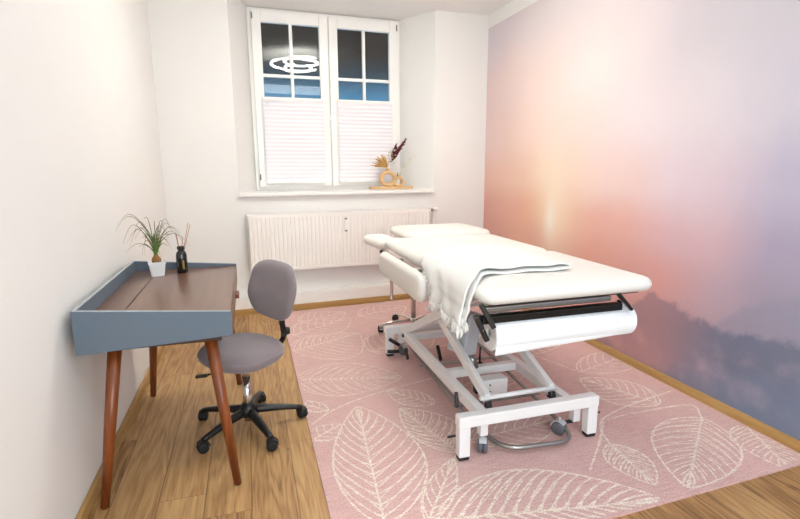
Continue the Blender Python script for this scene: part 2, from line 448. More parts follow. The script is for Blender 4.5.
# ------------------------------------------------------------------ the room
XL, XR, ZC, YR = -.745, 2.62, 3.05, -1.3
AW = math.atan(.045)
BO = Vector((-.77, 5.10, 0))                      # left end of the window wall, which runs slightly askew
BM = Matrix.Translation(BO) @ Matrix.Rotation(AW, 4, 'Z')
def backw(o):                                   # place an object modelled in the window wall's frame
    o.location = BO; o.rotation_euler = (0, 0, AW); MW[o.name] = BM; return o
bm = B(); box(bm, XL-.2, YR-.1, -.1, XR+.2, 6.2, 0); struct('floor', bm, M['floor'])
bm = B(); box(bm, XL-.2, YR-.1, ZC, XR+.2, 6.2, ZC+.1); struct('ceiling', bm, M['ceiling'])
bm = B(); box(bm, XL-.15, YR-.1, 0, XL, 5.8, ZC); struct('wall_left', bm, M['wall'])
bm = B(); box(bm, XR, YR-.1, 0, XR+.15, 5.8, ZC); struct('wall_right', bm, M['wall'])
bm = B(); box(bm, XL, YR-.15, 0, XR, YR, ZC); struct('wall_rear', bm, M['wall'])
# window wall with splayed niche (local: x along the wall, y depth)
NL0, NR0, NL1, NR1, ND, ZS = .69, 2.76, .885, 2.53, .50, 1.165
LW = 3.40
bm = B()
def prism(bm, pts, z0, z1):
    a = [bm.verts.new((x, y, z0)) for x, y in pts]; b = [bm.verts.new((x, y, z1)) for x, y in pts]; n = len(pts)
    bm.faces.new(a[::-1]); bm.faces.new(b)
    for i in range(n): bm.faces.new((a[i], a[(i+1) % n], b[(i+1) % n], b[i]))
prism(bm, [(-.1, 0), (NL0, 0), (NL1, ND), (NL1, ND+.2), (-.1, ND+.2)], 0, ZC)
prism(bm, [(NR0, 0), (LW+.1, 0), (LW+.1, ND+.2), (NR1, ND+.2), (NR1, ND)], 0, ZC)
prism(bm, [(NL0, 0), (NR0, 0), (NR1, ND+.2), (NL1, ND+.2)], 0, ZS)
backw(struct('wall_back', bm, M['wall']))
# mural paper on the right wall, stopping short of the ceiling
bm = B(); box(bm, XR-.002, YR, 0.0, XR+.001, 5.262, 2.915)
struct('wall_right_mural_paper', bm, M['mural'])
# skirtings
bm = B(); box(bm, XL, YR, 0, XL+.022, 5.1, .062, .004); struct('baseboard_left', bm, M['skirtwood'])
bm = B(); box(bm, XR-.022, YR, 0, XR, 5.24, .062, .004); struct('baseboard_right', bm, M['skirtwood'])
bm = B(); box(bm, .02, -.145, 0, LW-.03, -.12, .058, .004); backw(struct('baseboard_back', bm, M['skirtwoodx']))
bm = B(); box(bm, .0, -.12, 0, LW-.005, -.0005, .155, .004); box(bm, .0, -.115, .155, LW-.005, -.0005, .172, .006); backw(struct('trim_1', bm, M['trimwhite']))
# sill
bm = B(); prism(bm, [(NL0+.001, -.005), (NR0-.001, -.005), (NR1, ND), (NL1, ND)], ZS, ZS+.028)
box(bm, NL0-.004, -.05, ZS-.004, NR0-.03, 0.0, ZS+.028, .004)
backw(struct('trim_2', bm, M['trimwhite']))

# window
win = bpy.data.objects.new('window_1', None); COL.objects.link(win); win['kind'] = 'structure'; backw(win)
WZ0, WZ1 = ZS+.03, 3.045
WX0, WX1 = NL1+.0, NR1
yw = ND
def rectframe(bm, x0, x1, z0, z1, y0, y1, w, wb=None, wt=None, bev=.004):
    wb = wb or w; wt = wt or w
    box(bm, x0, y0, z0, x0+w, y1, z1, bev); box(bm, x1-w, y0, z0, x1, y1, z1, bev)
    box(bm, x0+w-.001, y0, z0, x1-w+.001, y1, z0+wb, bev); box(bm, x0+w-.001, y0, z1-wt, x1-w+.001, y1, z1, bev)
bm = B(); rectframe(bm, WX0, WX1, WZ0, WZ1, yw-.02, yw+.06, .045, .05, .035)
finish('window_frame', bm, M['winwhite'], win)['kind'] = 'structure'
XM = WX0 + (WX1-WX0)*.502
GZT = 2.905; ZMU = 2.385; BT = 2.165
for si, (a, b) in enumerate(((WX0+.035, XM-.002), (XM+.002, WX1-.035))):
    sw = .098
    bm = B(); rectframe(bm, a, b, WZ0+.035, WZ1-.028, yw-.055, yw-.0, sw, .075, .115, .008)
    ga, gb = a+sw, b-sw
    mx = (ga+gb)/2
    box(bm, mx-.0165, yw-.045, WZ0+.1, mx+.0165, yw-.008, GZT+.01, .004)
    box(bm, ga-.002, yw-.045, ZMU-.016, gb+.002, yw-.008, ZMU+.016, .004)
    s = finish('window_sash', bm, M['winwhite'], win); s['kind'] = 'structure'
    bm = B(); box(bm, ga-.006, yw-.026, WZ0+.1, gb+.006, yw-.020, GZT+.006)
    g = finish('pane', bm, M['glass'], s); g['kind'] = 'structure'
    bm = B()
    for zz in (WZ1-.09, 1.34, ):
        tube(bm, [(a+.012 if si == 0 else b-.012, yw-.062, zz-.03), (a+.012 if si == 0 else b-.012, yw-.062, zz+.03)], .007, 8)
    finish('hinge', bm, M['knob'], s)['kind'] = 'structure'
    # pleated blind in front of the sash
    bl = thing('pleated_blind', ('white pleated blind on the left casement of the window', 'white pleated blind on the right casement, behind the dried flowers')[si], 'blind', BM @ Vector((mx, yw-.085, 1.27)), AW, 'pleated blinds on the window')
    bw = (gb-ga)/2+.022
    bm = B(); zs = 1.275; n = int((BT-.02-zs)/.040); d = .0055
    prof = []
    for k in range(n*2+1):
        prof.append((0 if k % 2 == 0 else -d, zs + k*(BT-.02-zs)/(n*2)))
    va = [bm.verts.new((-bw, y, z-1.27)) for y, z in prof]; vb = [bm.verts.new((bw, y, z-1.27)) for y, z in prof]
    vc = [bm.verts.new((-bw, y+.003, z-1.27)) for y, z in prof]; vd = [bm.verts.new((bw, y+.003, z-1.27)) for y, z in prof]
    for k in range(len(prof)-1):
        bm.faces.new((va[k], vb[k], vb[k+1], va[k+1])); bm.faces.new((vc[k], vc[k+1], vd[k+1], vd[k]))
        bm.faces.new((va[k], va[k+1], vc[k+1], vc[k])); bm.faces.new((vb[k], vd[k], vd[k+1], vb[k+1]))
    finish('pleats', bm, M['blind'], bl)
    bm = B(); box(bm, -bw-.004, -.014, BT-.03-1.27, bw+.004, .010, BT-1.27, .003); finish('rail', bm, M['winwhite'], bl)
    bm = B(); box(bm, -bw-.004, -.014, 0, bw+.004, .010, .018, .003); finish('rail', bm, M['winwhite'], bl)
# window handle
bm = B(); box(bm, XM-.012, yw-.068, 1.86, XM+.016, yw-.055, 2.0, .005)
box(bm, XM-.006, yw-.10, 1.92, XM+.010, yw-.068, 1.94, .004); box(bm, XM-.010, yw-.112, 1.81, XM+.012, yw-.098, 1.948, .006)
o = finish('window_handle', bm, M['winwhite'], win); o['kind'] = 'structure'

# ------------------------------------------------------------------ radiator
ry = -.075
rad = thing('radiator', 'long white ribbed panel radiator mounted below the window', 'radiator', BM @ Vector((1.72, ry, .41)), AW)
RX0, RX1, RZ0, RZ1 = .74-1.72, 2.68-1.72, .0, .575
bm = B()
nf = 47; pw = (RX1-RX0-.03)/nf
yF = -.028
pr = []
for k in range(nf):
    x = RX0+.015 + k*pw
    pr += [(x, yF), (x+pw*.55, yF), (x+pw*.68, yF+.006), (x+pw*.88, yF+.006)]
pr.append((RX1-.015, yF))
lo = [bm.verts.new((x, y, .035)) for x, y in pr]; hi = [bm.verts.new((x, y, RZ1-.035)) for x, y in pr]
for k in range(len(pr)-1): bm.faces.new((lo[k], lo[k+1], hi[k+1], hi[k]))
box(bm, RX0+.004, yF-.001, .0, RX1-.004, yF+.012, .036, .003); box(bm, RX0+.004, yF-.001, RZ1-.036, RX1-.004, yF+.012, RZ1, .003)
box(bm, RX0+.012, yF+.012, .01, RX1-.012, yF+.03, RZ1-.01)
# little welded dimples along both edges
for k in range(nf):
    x = RX0+.015+k*pw+pw*.1
    for z in (RZ1-.034, .024):
        box(bm, x, yF-.0035, z, x+pw*.5, yF, z+.008)
finish('panel', bm, M['radiator'], rad)
for s in (0, 1):
    bm = B(); x = RX0 if s == 0 else RX1-.004
    box(bm, x, yF+.002, .01, x+.004, .055, RZ1+.006, .001); finish('side_cover', bm, M['radiator'], rad)
bm = B()
for k in range(60):
    x = RX0+.01+k*(RX1-RX0-.02)/60; box(bm, x, yF+.012, RZ1-.001, x+.022, .05, RZ1+.006)
finish('top_grille', bm, M['radiator'], rad)
bm = B(); box(bm, 0.0-.018, yF-.022, RZ1-.185, .018-.0, yF, RZ1-.075, .004)
o = finish('heat_meter', bm, M['trimwhite'], rad); ptag(o, 'small white heat meter')
for za, zb_ in ((.075, .06), (.2, .186)):
    bm = B(); box(bm, -.012, yF-.026, RZ1-za, .012, yF, RZ1-zb_, .003); finish('meter_clip', bm, M['knob'], o)
bm = B(); tube(bm, smoothpath([(RX1, .01, RZ1-.02), (RX1+.05, .01, RZ1-.02), (RX1+.05, .02, RZ1-.1), (RX1+.05, .02, -.26)], .03), .009, 10)
finish('pipe', bm, M['trimwhite'], rad)
bm = B(); lathe(bm, [(.010, -.02), (.016, -.018), (.016, .01), (.010, .012)], (RX1+.03, .005, RZ1-.015), 14, 'X')
o = finish('valve', bm, M['steel'], rad)
bm = B(); lathe(bm, [(.017, 0), (.021, .006), (.021, .045), (.016, .052)], (RX1+.045, .005, RZ1-.01), 16, 'X'); finish('thermostat_knob', bm, M['trimwhite'], rad)
for x in (RX0+.3, RX1-.3):
    bm = B(); box(bm, x-.02, .03, .05, x+.02, .074, RZ1-.06); finish('bracket', bm, M['radiator'], rad)

# ------------------------------------------------------------------ ceiling lamp (seen only as a reflection in the glass)
lamp = thing('ceiling_lamp', 'curved ceiling lamp with glowing rings, mirrored in the left window pane', 'lamp', (1.0, 3.55, ZC), 0)
bm = B(); lathe(bm, [(.10, -.03), (.12, -.02), (.12, 0)], (0, 0, 0), 32); finish('mount', bm, M['lampwhite'], lamp)
def ring(bm, cx, cy, cz, rx, ry_, w, h, a0, a1, rot, n=48, tilt=0):
    vs = []
    for k in range(n+1):
        a = a0+(a1-a0)*k/n
        row = []
        for (dr, dz) in ((-w/2, -h/2), (w/2, -h/2), (w/2, h/2), (-w/2, h/2)):
            x = (rx+dr)*math.cos(a); y = (ry_+dr)*math.sin(a)
            X = x*math.cos(rot)-y*math.sin(rot); Y = x*math.sin(rot)+y*math.cos(rot)
            row.append(bm.verts.new((cx+X, cy+Y, cz+dz+tilt*math.sin(a))))
        vs.append(row)
    for k in range(n):
        for j in range(4): bm.faces.new((vs[k][j], vs[k][(j+1) % 4], vs[k+1][(j+1) % 4], vs[k+1][j]))
    bm.faces.new(vs[0]); bm.faces.new(vs[-1][::-1])
for (cx, cy, cz, rx, ry_, a0, a1, rot, tl) in ((-.02, -.02, -.14, .36, .36, 0, 5.2, .6, .02), (.06, .05, -.10, .26, .26, 1.0, 6.6, 0, .015), (0, .0, -.19, .19, .19, 2, 7.4, 0, .02)):
    bm = B(); ring(bm, cx, cy, cz, rx, ry_, .035, .022, a0, a1, rot, tilt=tl)
    finish('light_ring', bm, M['led'], lamp)
for a in (0, 2.1, 4.2):
    bm = B(); tube(bm, [(.05*math.cos(a), .05*math.sin(a), -.02), (.2*math.cos(a), .2*math.sin(a), -.16)], .004, 6); finish('arm', bm, M['lampwhite'], lamp)

# ------------------------------------------------------------------ rug
RGX0, RGX1, RGY1 = .25, XR-.024, 4.94
def rug_near(x): return 1.495 + (x-1.37)*.034
rug = B()
yfarL, yfarR = 4.94, 5.08
c = [(RGX0, 1.25+.22), (RGX1, rug_near(RGX1)), (RGX1, yfarR), (RGX0, yfarL)]
c[0] = (RGX0, rug_near(RGX0))
prism(rug, c, 0, .009)
for f in rug.faces: f.material_index = 0
STR = []
def inrug(p): return RGX0+.012 < p[0] < RGX1-.012 and rug_near(p[0])+.012 < p[1] < 4.93+(p[0]-RGX0)*.055
def stroke(pts, w):
    w = w*1.1
    """a drawn line of cream yarn on the rug, as a hair-thin raised ribbon"""
    n = len(pts)
    if n < 2: return
    run = []; STR.append(1); zz = .0098 + (len(STR) % 320)*2.5e-6
    def flush(run):
        if len(run) < 2: return
        L_, R_ = [], []
        for i, (p, ww) in enumerate(run):
            q0 = run[max(i-1, 0)][0]; q1 = run[min(i+1, len(run)-1)][0]
            d = Vector((q1[0]-q0[0], q1[1]-q0[1])); 
            if d.length < 1e-6: d = Vector((1, 0))
            d.normalize(); nn = Vector((-d.y, d.x))*ww/2
            j = random.uniform(-.1, .1)*ww
            L_.append(rug.verts.new((p[0]+nn.x+j, p[1]+nn.y, zz))); R_.append(rug.verts.new((p[0]-nn.x+j, p[1]-nn.y, zz)))
        for i in range(len(run)-1):
            f = rug.faces.new((L_[i], L_[i+1], R_[i+1], R_[i])); f.material_index = 1
    for i, p in enumerate(pts):
        ww = w*(.75+.25*math.sin(i*1.7))*random.uniform(.85, 1.12)
        if inrug(p): run.append((p, ww))
        else: flush(run); run = []
    flush(run)
def leaf(b_, t_, wl, wr, bend=0.0, veins=9, w=.013, fill=False):
    """b_ base, t_ tip, wl / wr widths on either side of the midrib"""
    b_ = Vector(b_); t_ = Vector(t_); ax = t_-b_; Ln = ax.length; d = ax.normalized(); nn = Vector((-d.y, d.x))
    def mid(t): return b_ + d*(Ln*t) + nn*(bend*Ln*math.sin(PI*t))
    def prof(t): return math.sin(PI*min(1, max(0, t))**.82)**.8 if 0 < t < 1 else 0
    def out(t, s): return mid(t) + nn*(s*(wl if s > 0 else wr)*prof(t))
    N = 36
    stroke([mid(t*1.0/N) for t in range(0, N+1)], w*1.15)
    for s in (1, -1):
        stroke([out(t/N, s) for t in range(0, N+1)], w)
        for v in range(veins):
            t0 = .04+.86*v/veins; t1 = min(.99, t0+.29*(1-.5*t0))
            a = mid(t0); c = out(t1, s)
            m_ = (a+c)/2 + nn*(s*.10*(c-a).length) - d*(.10*(c-a).length)
            pts = []
            for k in range(13):
                u = k/12; pts.append(a*(1-u)**2+m_*2*u*(1-u)+c*u*u)
            stroke(pts, w*.85)
            if fill:
                a2 = mid(t0+.04); c2 = out(min(.99, t1+.035), s); stroke([a2*(1-k/8)+c2*k/8 for k in range(9)][:-2], w*.6)
def curve(pts, w=.014, n=14):
    P = [Vector(p) for p in pts]; out = []
    P = [P[0]*2-P[1]]+P+[P[-1]*2-P[-2]]
    for i in range(1, len(P)-2):
        for k in range(n):
            t = k/n
            out.append(.5*((2*P[i])+(P[i+1]-P[i-1])*t+(2*P[i-1]-5*P[i]+4*P[i+1]-P[i+2])*t*t+(-P[i-1]+3*P[i]-3*P[i+1]+P[i+2])*t**3))
    stroke(out, w)
leaf((0.457, 1.737), (0.561, 2.768), 0.181, 0.275, 0, 12, 0.012, True)
leaf((0.252, 3.806), (0.852, 4.089), 0.219, 0.424, 0, 9, 0.010, True)
leaf((0.227, 3.267), (0.948, 3.090), 0.278, 0.260, 0, 9, 0.010, True)
leaf((0.250, 2.465), (0.429, 2.585), 0.084, 0.084, 0, 4, 0.01, False)
leaf((0.382, 2.759), (0.211, 2.948), 0.058, 0.057, 0, 4, 0.01, False)
leaf((1.018, 2.651), (0.794, 2.925), 0.107, 0.091, 0, 6, 0.01, False)
leaf((0.950, 2.127), (0.804, 2.665), 0.111, 0.180, 0, 9, 0.012, True)
leaf((0.629, 1.695), (0.910, 2.084), 0.070, 0.064, 0, 6, 0.012, False)
leaf((0.672, 1.694), (1.659, 1.516), 0.292, 0.166, 0, 15, 0.015, True)
leaf((1.740, 1.956), (1.702, 1.612), 0.109, 0.105, 0, 7, 0.013, True)
leaf((2.432, 2.024), (1.827, 1.550), 0.196, 0.208, 0, 9, 0.013, True)
leaf((2.593, 1.891), (2.412, 1.508), 0.154, 0.147, 0, 6, 0.012, True)
leaf((2.336, 2.235), (2.110, 2.704), 0.197, 0.184, 0, 8, 0.012, False)
leaf((1.056, 2.212), (1.652, 2.270), 0.136, 0.161, 0, 8, 0.011, False)
leaf((1.198, 2.829), (1.875, 2.958), 0.202, 0.157, 0, 8, 0.01, False)
leaf((2.173, 2.789), (2.891, 3.008), 0.159, 0.167, 0, 7, 0.01, False)
leaf((0.862, 3.612), (1.482, 3.972), 0.299, 0.281, 0, 8, 0.01, False)
leaf((0.294, 4.214), (0.871, 4.543), 0.234, 0.256, 0, 7, 0.009, False)
leaf((0.977, 4.576), (1.502, 4.776), 0.217, 0.240, 0, 6, 0.009, False)
leaf((1.482, 3.972), (2.150, 4.339), 0.247, 0.259, 0, 6, 0.009, False)
leaf((1.951, 3.550), (2.358, 3.296), 0.326, 0.284, 0, 7, 0.01, False)
leaf((0.398, 4.564), (0.863, 4.756), 0.207, 0.209, 0, 6, 0.008, False)
curve([(0.226, 2.58), (0.391, 2.743), (0.613, 2.863), (0.936, 2.96), (1.284, 3.036)])
curve([(1.74, 1.956), (1.789, 2.088), (1.895, 2.194), (2.152, 2.279), (2.512, 2.351), (2.863, 2.431)])
curve([(1.493, 1.796), (1.716, 2.004), (1.879, 2.175)])
curve([(0.457, 1.737), (0.445, 1.648)])
curve([(2.432, 2.024), (2.499, 2.17), (2.145, 2.19), (1.879, 2.175)])
curve([(0.91, 2.084), (1.056, 2.212)])
curve([(1.16, 3.561), (1.584, 3.544), (1.969, 3.258), (2.173, 2.789)])
for f in rug.faces: f.normal_update()
bmesh.ops.reverse_faces(rug, faces=[f for f in rug.faces if f.material_index == 1 and f.normal.z < 0])
bmesh.ops.recalc_face_normals(rug, faces=[f for f in rug.faces if f.material_index == 0])
finish_rug = finish('area_rug', rug, [M['rugpink'], M['rugcream']], recalc=False)
tag(finish_rug, 'large pink rug with cream leaf line pattern on the oak floor', 'rug')

# ------------------------------------------------------------------ desk
desk = thing('writing_desk', 'brown desk with blue-grey raised rim and splayed wooden legs by the left wall', 'desk', (-.40, 2.77, 0))
DX0, DX1, DY0, DY1 = -.705, -.10, 2.2, 3.34
DZB, DZL, DZR = .712, .886, .832
def sidepanel(y0, y1):
    bm = B()
    pts = [(DX0, DZB-.012), (DX1, DZB+.012), (DX1, DZR), (DX0, DZL)]
    a = [bm.verts.new((x, y0, z)) for x, z in pts]; b = [bm.verts.new((x, y1, z)) for x, z in pts]
    bm.faces.new(a[::-1]); bm.faces.new(b)
    for i in range(4): bm.faces.new((a[i], a[(i+1) % 4], b[(i+1) % 4], b[i]))
    bmesh.ops.bevel(bm, geom=list(bm.edges), offset=.0015, segments=2, affect='EDGES')
    return bm
def edgeband(y0, y1):
    bm = B(); t = .0015
    pts = [(DX0+.002, DZL), (DX1-.002, DZR), (DX1-.002, DZR+t), (DX0+.002, DZL+t)]
    a = [bm.verts.new((x, y0+.002, z)) for x, z in pts]; b = [bm.verts.new((x, y1-.002, z)) for x, z in pts]
    bm.faces.new(a[::-1]); bm.faces.new(b)
    for i in range(4): bm.faces.new((a[i], a[(i+1) % 4], b[(i+1) % 4], b[i]))
    return bm
for y0, y1 in ((DY0, DY0+.018), (DY1-.018, DY1)):
    sp = finish('side_panel', sidepanel(y0, y1), M['bluegrey'], desk, True)
    ptag(finish('edge_band', edgeband(y0, y1), M['edge'], sp, True), 'pale edge of the panel')
bm = B(); box(bm, DX0, DY0+.018, DZB, DX0+.018, DY1-.018, DZL, .0015); bp_ = finish('back_panel', bm, M['bluegrey'], desk, True)
bm = B(); box(bm, DX0+.002, DY0+.018, DZL, DX0+.016, DY1-.018, DZL+.0015); finish('edge_band', bm, M['edge'], bp_, True)
bm = B(); box(bm, -.555, DY0+.019, .806, DX1-.004, DY1-.019, .823, .0015); finish('worktop', bm, M['topwood'], desk, True)
bm = B(); box(bm, DX0+.019, DY0+.019, .806, -.5585, DY1-.019, .8225, .0015); finish('rear_flap', bm, M['topwood'], desk, True)
bm = B(); box(bm, DX0+.019, DY0+.019, DZB+.004, DX1-.03, DY1-.019, DZB+.018); finish('underside', bm, M['darkwood'], desk, True)
for y0, y1 in ((DY0+.022, DY1-.022),):
    bm = B(); box(bm, DX1-.02, y0, DZB+.016, DX1+.002, y1, .803, .0015); dr = finish('drawer', bm, M['frontwood'], desk, True)
    ym = (y0+y1)/2
    bm = B(); box(bm, DX1+.002, ym-.05, .755, DX1+.022, ym+.05, .775, .003); finish('handle', bm, M['legwood'], dr, True)
bm = B()
for y in (DY0+.07, DY1-.07): box(bm, -.62, y-.022, DZB-.022, -.15, y+.022, DZB+.004, .003)
for x in (-.60, -.17): box(bm, x-.02, DY0+.07, DZB-.022, x+.02, DY1-.07, DZB+.004, .003)
finish('leg_frame', bm, M['darkwood'], desk, True)
for (tx, ty, fx, fy) in ((-.580, 2.28, -.672, 2.205), (-.200, 2.28, -.124, 2.205), (-.59, 3.26, -.66, 3.315), (-.185, 3.26, -.13, 3.335)):
    bm = B(); tube(bm, [(tx, ty, DZB-.004), (tx*.5+fx*.5, ty*.5+fy*.5, DZB*.5), (fx, fy, .004)], [.028, .024, .017], 20)
    lg = finish('leg', bm, M['legwood'], desk, True)
    bm = B(); lathe(bm, [(.012, 0), (.014, .002), (.014, .006)], (fx, fy, 0), 14); finish('glide', bm, M['black'], lg, True)

# ------------------------------------------------------------------ plant and diffuser on the desk
px, py, pz = -.537, 3.155, .823
plant = thing('potted_plant', 'small grassy ponytail palm in a square white pot on the desk', 'plant', (px, py, pz), math.radians(12))
bm = B()
def taperbox(bm, s0, s1, z0, z1, bev=.004):
    a = [bm.verts.new((x*s0, y*s0, z0)) for x, y in ((-1, -1), (1, -1), (1, 1), (-1, 1))]
    b = [bm.verts.new((x*s1, y*s1, z1)) for x, y in ((-1, -1), (1, -1), (1, 1), (-1, 1))]
    fs = [bm.faces.new(a[::-1]), bm.faces.new(b)]+[bm.faces.new((a[i], a[(i+1) % 4], b[(i+1) % 4], b[i])) for i in range(4)]
    return fs
fs = taperbox(bm, .034, .046, 0, .085)
top = fs[1]
r_ = bmesh.ops.inset_individual(bm, faces=[top], thickness=.005)
bmesh.ops.translate(bm, verts=top.verts, vec=(0, 0, -.01))
bmesh.ops.bevel(bm, geom=[e for e in bm.edges if abs((e.verts[0].co-e.verts[1].co).z) > .05], offset=.006, segments=3, affect='EDGES')
finish('pot', bm, M['pot'], plant)
bm = B(); box(bm, -.038, -.038, .06, .038, .038, .074); finish('soil', bm, M['bulb'], plant)
bm = B(); lathe(bm, [(.012, .07), (.024, .078), (.027, .092), (.021, .106), (.014, .116), (.009, .13)], seg=20); finish('bulb', bm, M['bulb'], plant)
bm = B(); lathe(bm, [(.010, .112), (.012, .14), (.010, .19), (.006, .23), (.002, .25)], seg=14); finish('stem', bm, M['greenleaf'], plant)
rnd = random.Random(3)
def blade(bm, a, reach, rise, z0, w, droop):
    pts = []
    for k in range(13):
        t = k/12
        r = .006+reach*t**1.15
        z = z0 + rise*math.sin(min(1, t*1.25)*PI/2) - droop*max(0, t-.45)**2*3
        pts.append((r*math.cos(a+t*.25), r*math.sin(a+t*.25), z))
    tube(bm, pts, [w*(1-.85*(k/12)**1.5) for k in range(13)], 5)
sets = ((22, 'dryleaf'), (12, 'greenleaf'))
for n_, mk in sets:
    bm = B()
    for k in range(n_):
        a = 2*PI*k/n_*1.0+rnd.uniform(-.3, .3)
        if mk == 'dryleaf': blade(bm, a, rnd.uniform(.10, .20), rnd.uniform(.04, .20), rnd.uniform(.13, .2), .0022, rnd.uniform(.05, .16))
        else: blade(bm, a, rnd.uniform(.04, .11), rnd.uniform(.05, .13), rnd.uniform(.12, .18), .0032, rnd.uniform(.0, .04))
    blade(bm, 2.2, .05, .20, .15, .0025, .02)
    o = finish('foliage', bm, M[mk], plant); o['kind'] = 'stuff'

dif = thing('reed_diffuser', 'black bottle reed diffuser beside the white plant pot', 'diffuser', (-.405, 3.19, pz)); dif.scale = (1.2, 1.2, 1.28)
bm = B(); lathe(bm, [(.022, 0), (.026, .004), (.026, .085), (.022, .098), (.013, .106), (.013, .112)], seg=24); finish('bottle', bm, M['bottle'], dif)
bm = B(); lathe(bm, [(.015, .110), (.0175, .112), (.0175, .124), (.015, .126)], seg=24); finish('collar', bm, M['black'], dif)
bm = B()
for k in range(5):
    a = (-0.5+k*.25)*.5
    aa = (math.radians(-35)+k*math.radians(4))
bm = B(); box(bm, .006, -.0275, .02, .014, -.0225, .062, .0005); finish('label', bm, M['gold'], dif)
for (dx, dy, h) in ((.045, -.01, .235), (.05, .02, .225), (-.02, .01, .19), (-.012, -.02, .185), (.01, .02, .17)):
    bm = B(); tube(bm, [(-dx*.15, -dy*.15, .03), (dx, dy, h)], .0016, 6); finish('reed', bm, M['reed'], dif)

# ------------------------------------------------------------------ office swivel chair
chair = thing('swivel_chair', 'grey fabric swivel chair on a black castor base by the desk', 'chair', (-.07, 2.73, 0))
def caster(parent, x, y, zt, mats, r=.027, ang=0, w=.018, housing=True):
    bm = B()
    ca, sa = math.cos(ang), math.sin(ang)
    t = B()
    lathe(t, [(.004, -w-.004), (r*.8, -w-.003), (r, -w), (r, -.004), (r*.7, -.003), (r*.7, .003), (r, .004), (r, w), (r*.8, w+.003), (.004, w+.004)], (0, 0, 0), 22, 'X')
    bmesh.ops.transform(t, matrix=Matrix.Translation((x, y, r)) @ Matrix.Rotation(ang, 4, 'Z'), verts=t.verts)
    me = bpy.data.meshes.new('t'); t.to_mesh(me); t.free(); bm.from_mesh(me); bpy.data.meshes.remove(me)
    c = finish('caster', bm, mats[0], parent, True)
    bm = B(); t = B()
    tube(t, [(0, .0, r*1.2), (0, .0, zt)], .006, 10)
    if housing:
        n = 12
        for sgn in (-.0035, .0035): pass
        rings = []
        for k in range(n+1):
            a = PI*.02+PI*.75*k/n
            rings.append([t.verts.new((xx, math.cos(a)*(r+dd), math.sin(a)*(r+dd))) for xx, dd in ((-w*.9, .003), (w*.9, .003), (w*.9, .008), (-w*.9, .008))])
        for k in range(n):
            for j in range(4): t.faces.new((rings[k][j], rings[k][(j+1) % 4], rings[k+1][(j+1) % 4], rings[k+1][j]))
        t.faces.new(rings[0]); t.faces.new(rings[-1][::-1])
        bmesh.ops.translate(t, verts=[v for rg in rings for v in rg], vec=(0, 0, r))
    bmesh.ops.transform(t, matrix=Matrix.Translation((x, y, 0)) @ Matrix.Rotation(ang, 4, 'Z'), verts=t.verts)
    me = bpy.data.meshes.new('t'); t.to_mesh(me); t.free(); bm.from_mesh(me); bpy.data.meshes.remove(me)
    finish('caster_fork', bm, mats[1], c, True)
    return c
ccx, ccy = -.07, 2.73
bm = B(); lathe(bm, [(.03, .075), (.05, .08), (.052, .115), (.036, .135), (.03, .15)], (ccx, ccy, 0), 28); hub = finish('base_hub', bm, M['black'], chair, True)
for k in range(5):
    a = math.radians(4+72*k); R_ = .30
    ex, ey = ccx+R_*math.cos(a), ccy+R_*math.sin(a)
    bm = B()
    n = 8; rings = []
    for i in range(n+1):
        t = i/n; r = .03+(R_-.03)*t; wz = .026*(1-t)+.015*t; hh = .036*(1-t)+.020*t; z = .108*(1-t)+.085*t - .018*t*t
        nx_, ny_ = -math.sin(a), math.cos(a)
        X, Y = ccx+r*math.cos(a), ccy+r*math.sin(a)
        rings.append([bm.verts.new((X+nx_*s*wz*q, Y+ny_*s*wz*q, z+dz*hh/1)) for s, q, dz in ((-1, 1, -.5), (1, 1, -.5), (1, .9, .2), (1, .5, .5), (-1, .5, .5), (-1, .9, .2))])
    for i in range(n):
        for j in range(6): 
            f = bm.faces.new((rings[i][j], rings[i][(j+1) % 6], rings[i+1][(j+1) % 6], rings[i+1][j])); f.smooth = True
    bm.faces.new(rings[0]); bm.faces.new(rings[-1][::-1])
    finish('base_arm', bm, M['black'], chair, True)
    caster(chair, ex, ey, .068, (M['rubber'], M['black']), .028, a+[.5, -.8, .3, 1.2, -.4][k], .02)
bm = B(); tube(bm, [(ccx, ccy, .045), (ccx, ccy, .30)], .024, 24); finish('gas_column', bm, M['chrome'], chair, True)
bm = B(); tube(bm, [(ccx, ccy, .04), (ccx, ccy, .075)], .016, 18); finish('column_end', bm, M['steel'], chair, True)
bm = B(); tube(bm, [(ccx, ccy, .29), (ccx, ccy, .385)], .0235, 20); finish('piston', bm, M['chrome'], chair, True)
bm = B(); box(bm, ccx-.09, ccy-.09, .385, ccx+.09, ccy+.09, .405, .006); box(bm, ccx-.03, ccy-.05, .37, ccx+.03, ccy+.05, .392, .004)
finish('seat_plate', bm, M['blackmetal'], chair, True)
bm = B(); tube(bm, smoothpath([(ccx-.02, ccy-.03, .385), (ccx-.12, ccy-.06, .375), (ccx-.20, ccy-.08, .37)], .02), .005, 8); box(bm, ccx-.25, ccy-.096, .363, ccx-.19, ccy-.07, .377, .004)
finish('lever', bm, M['black'], chair, True)
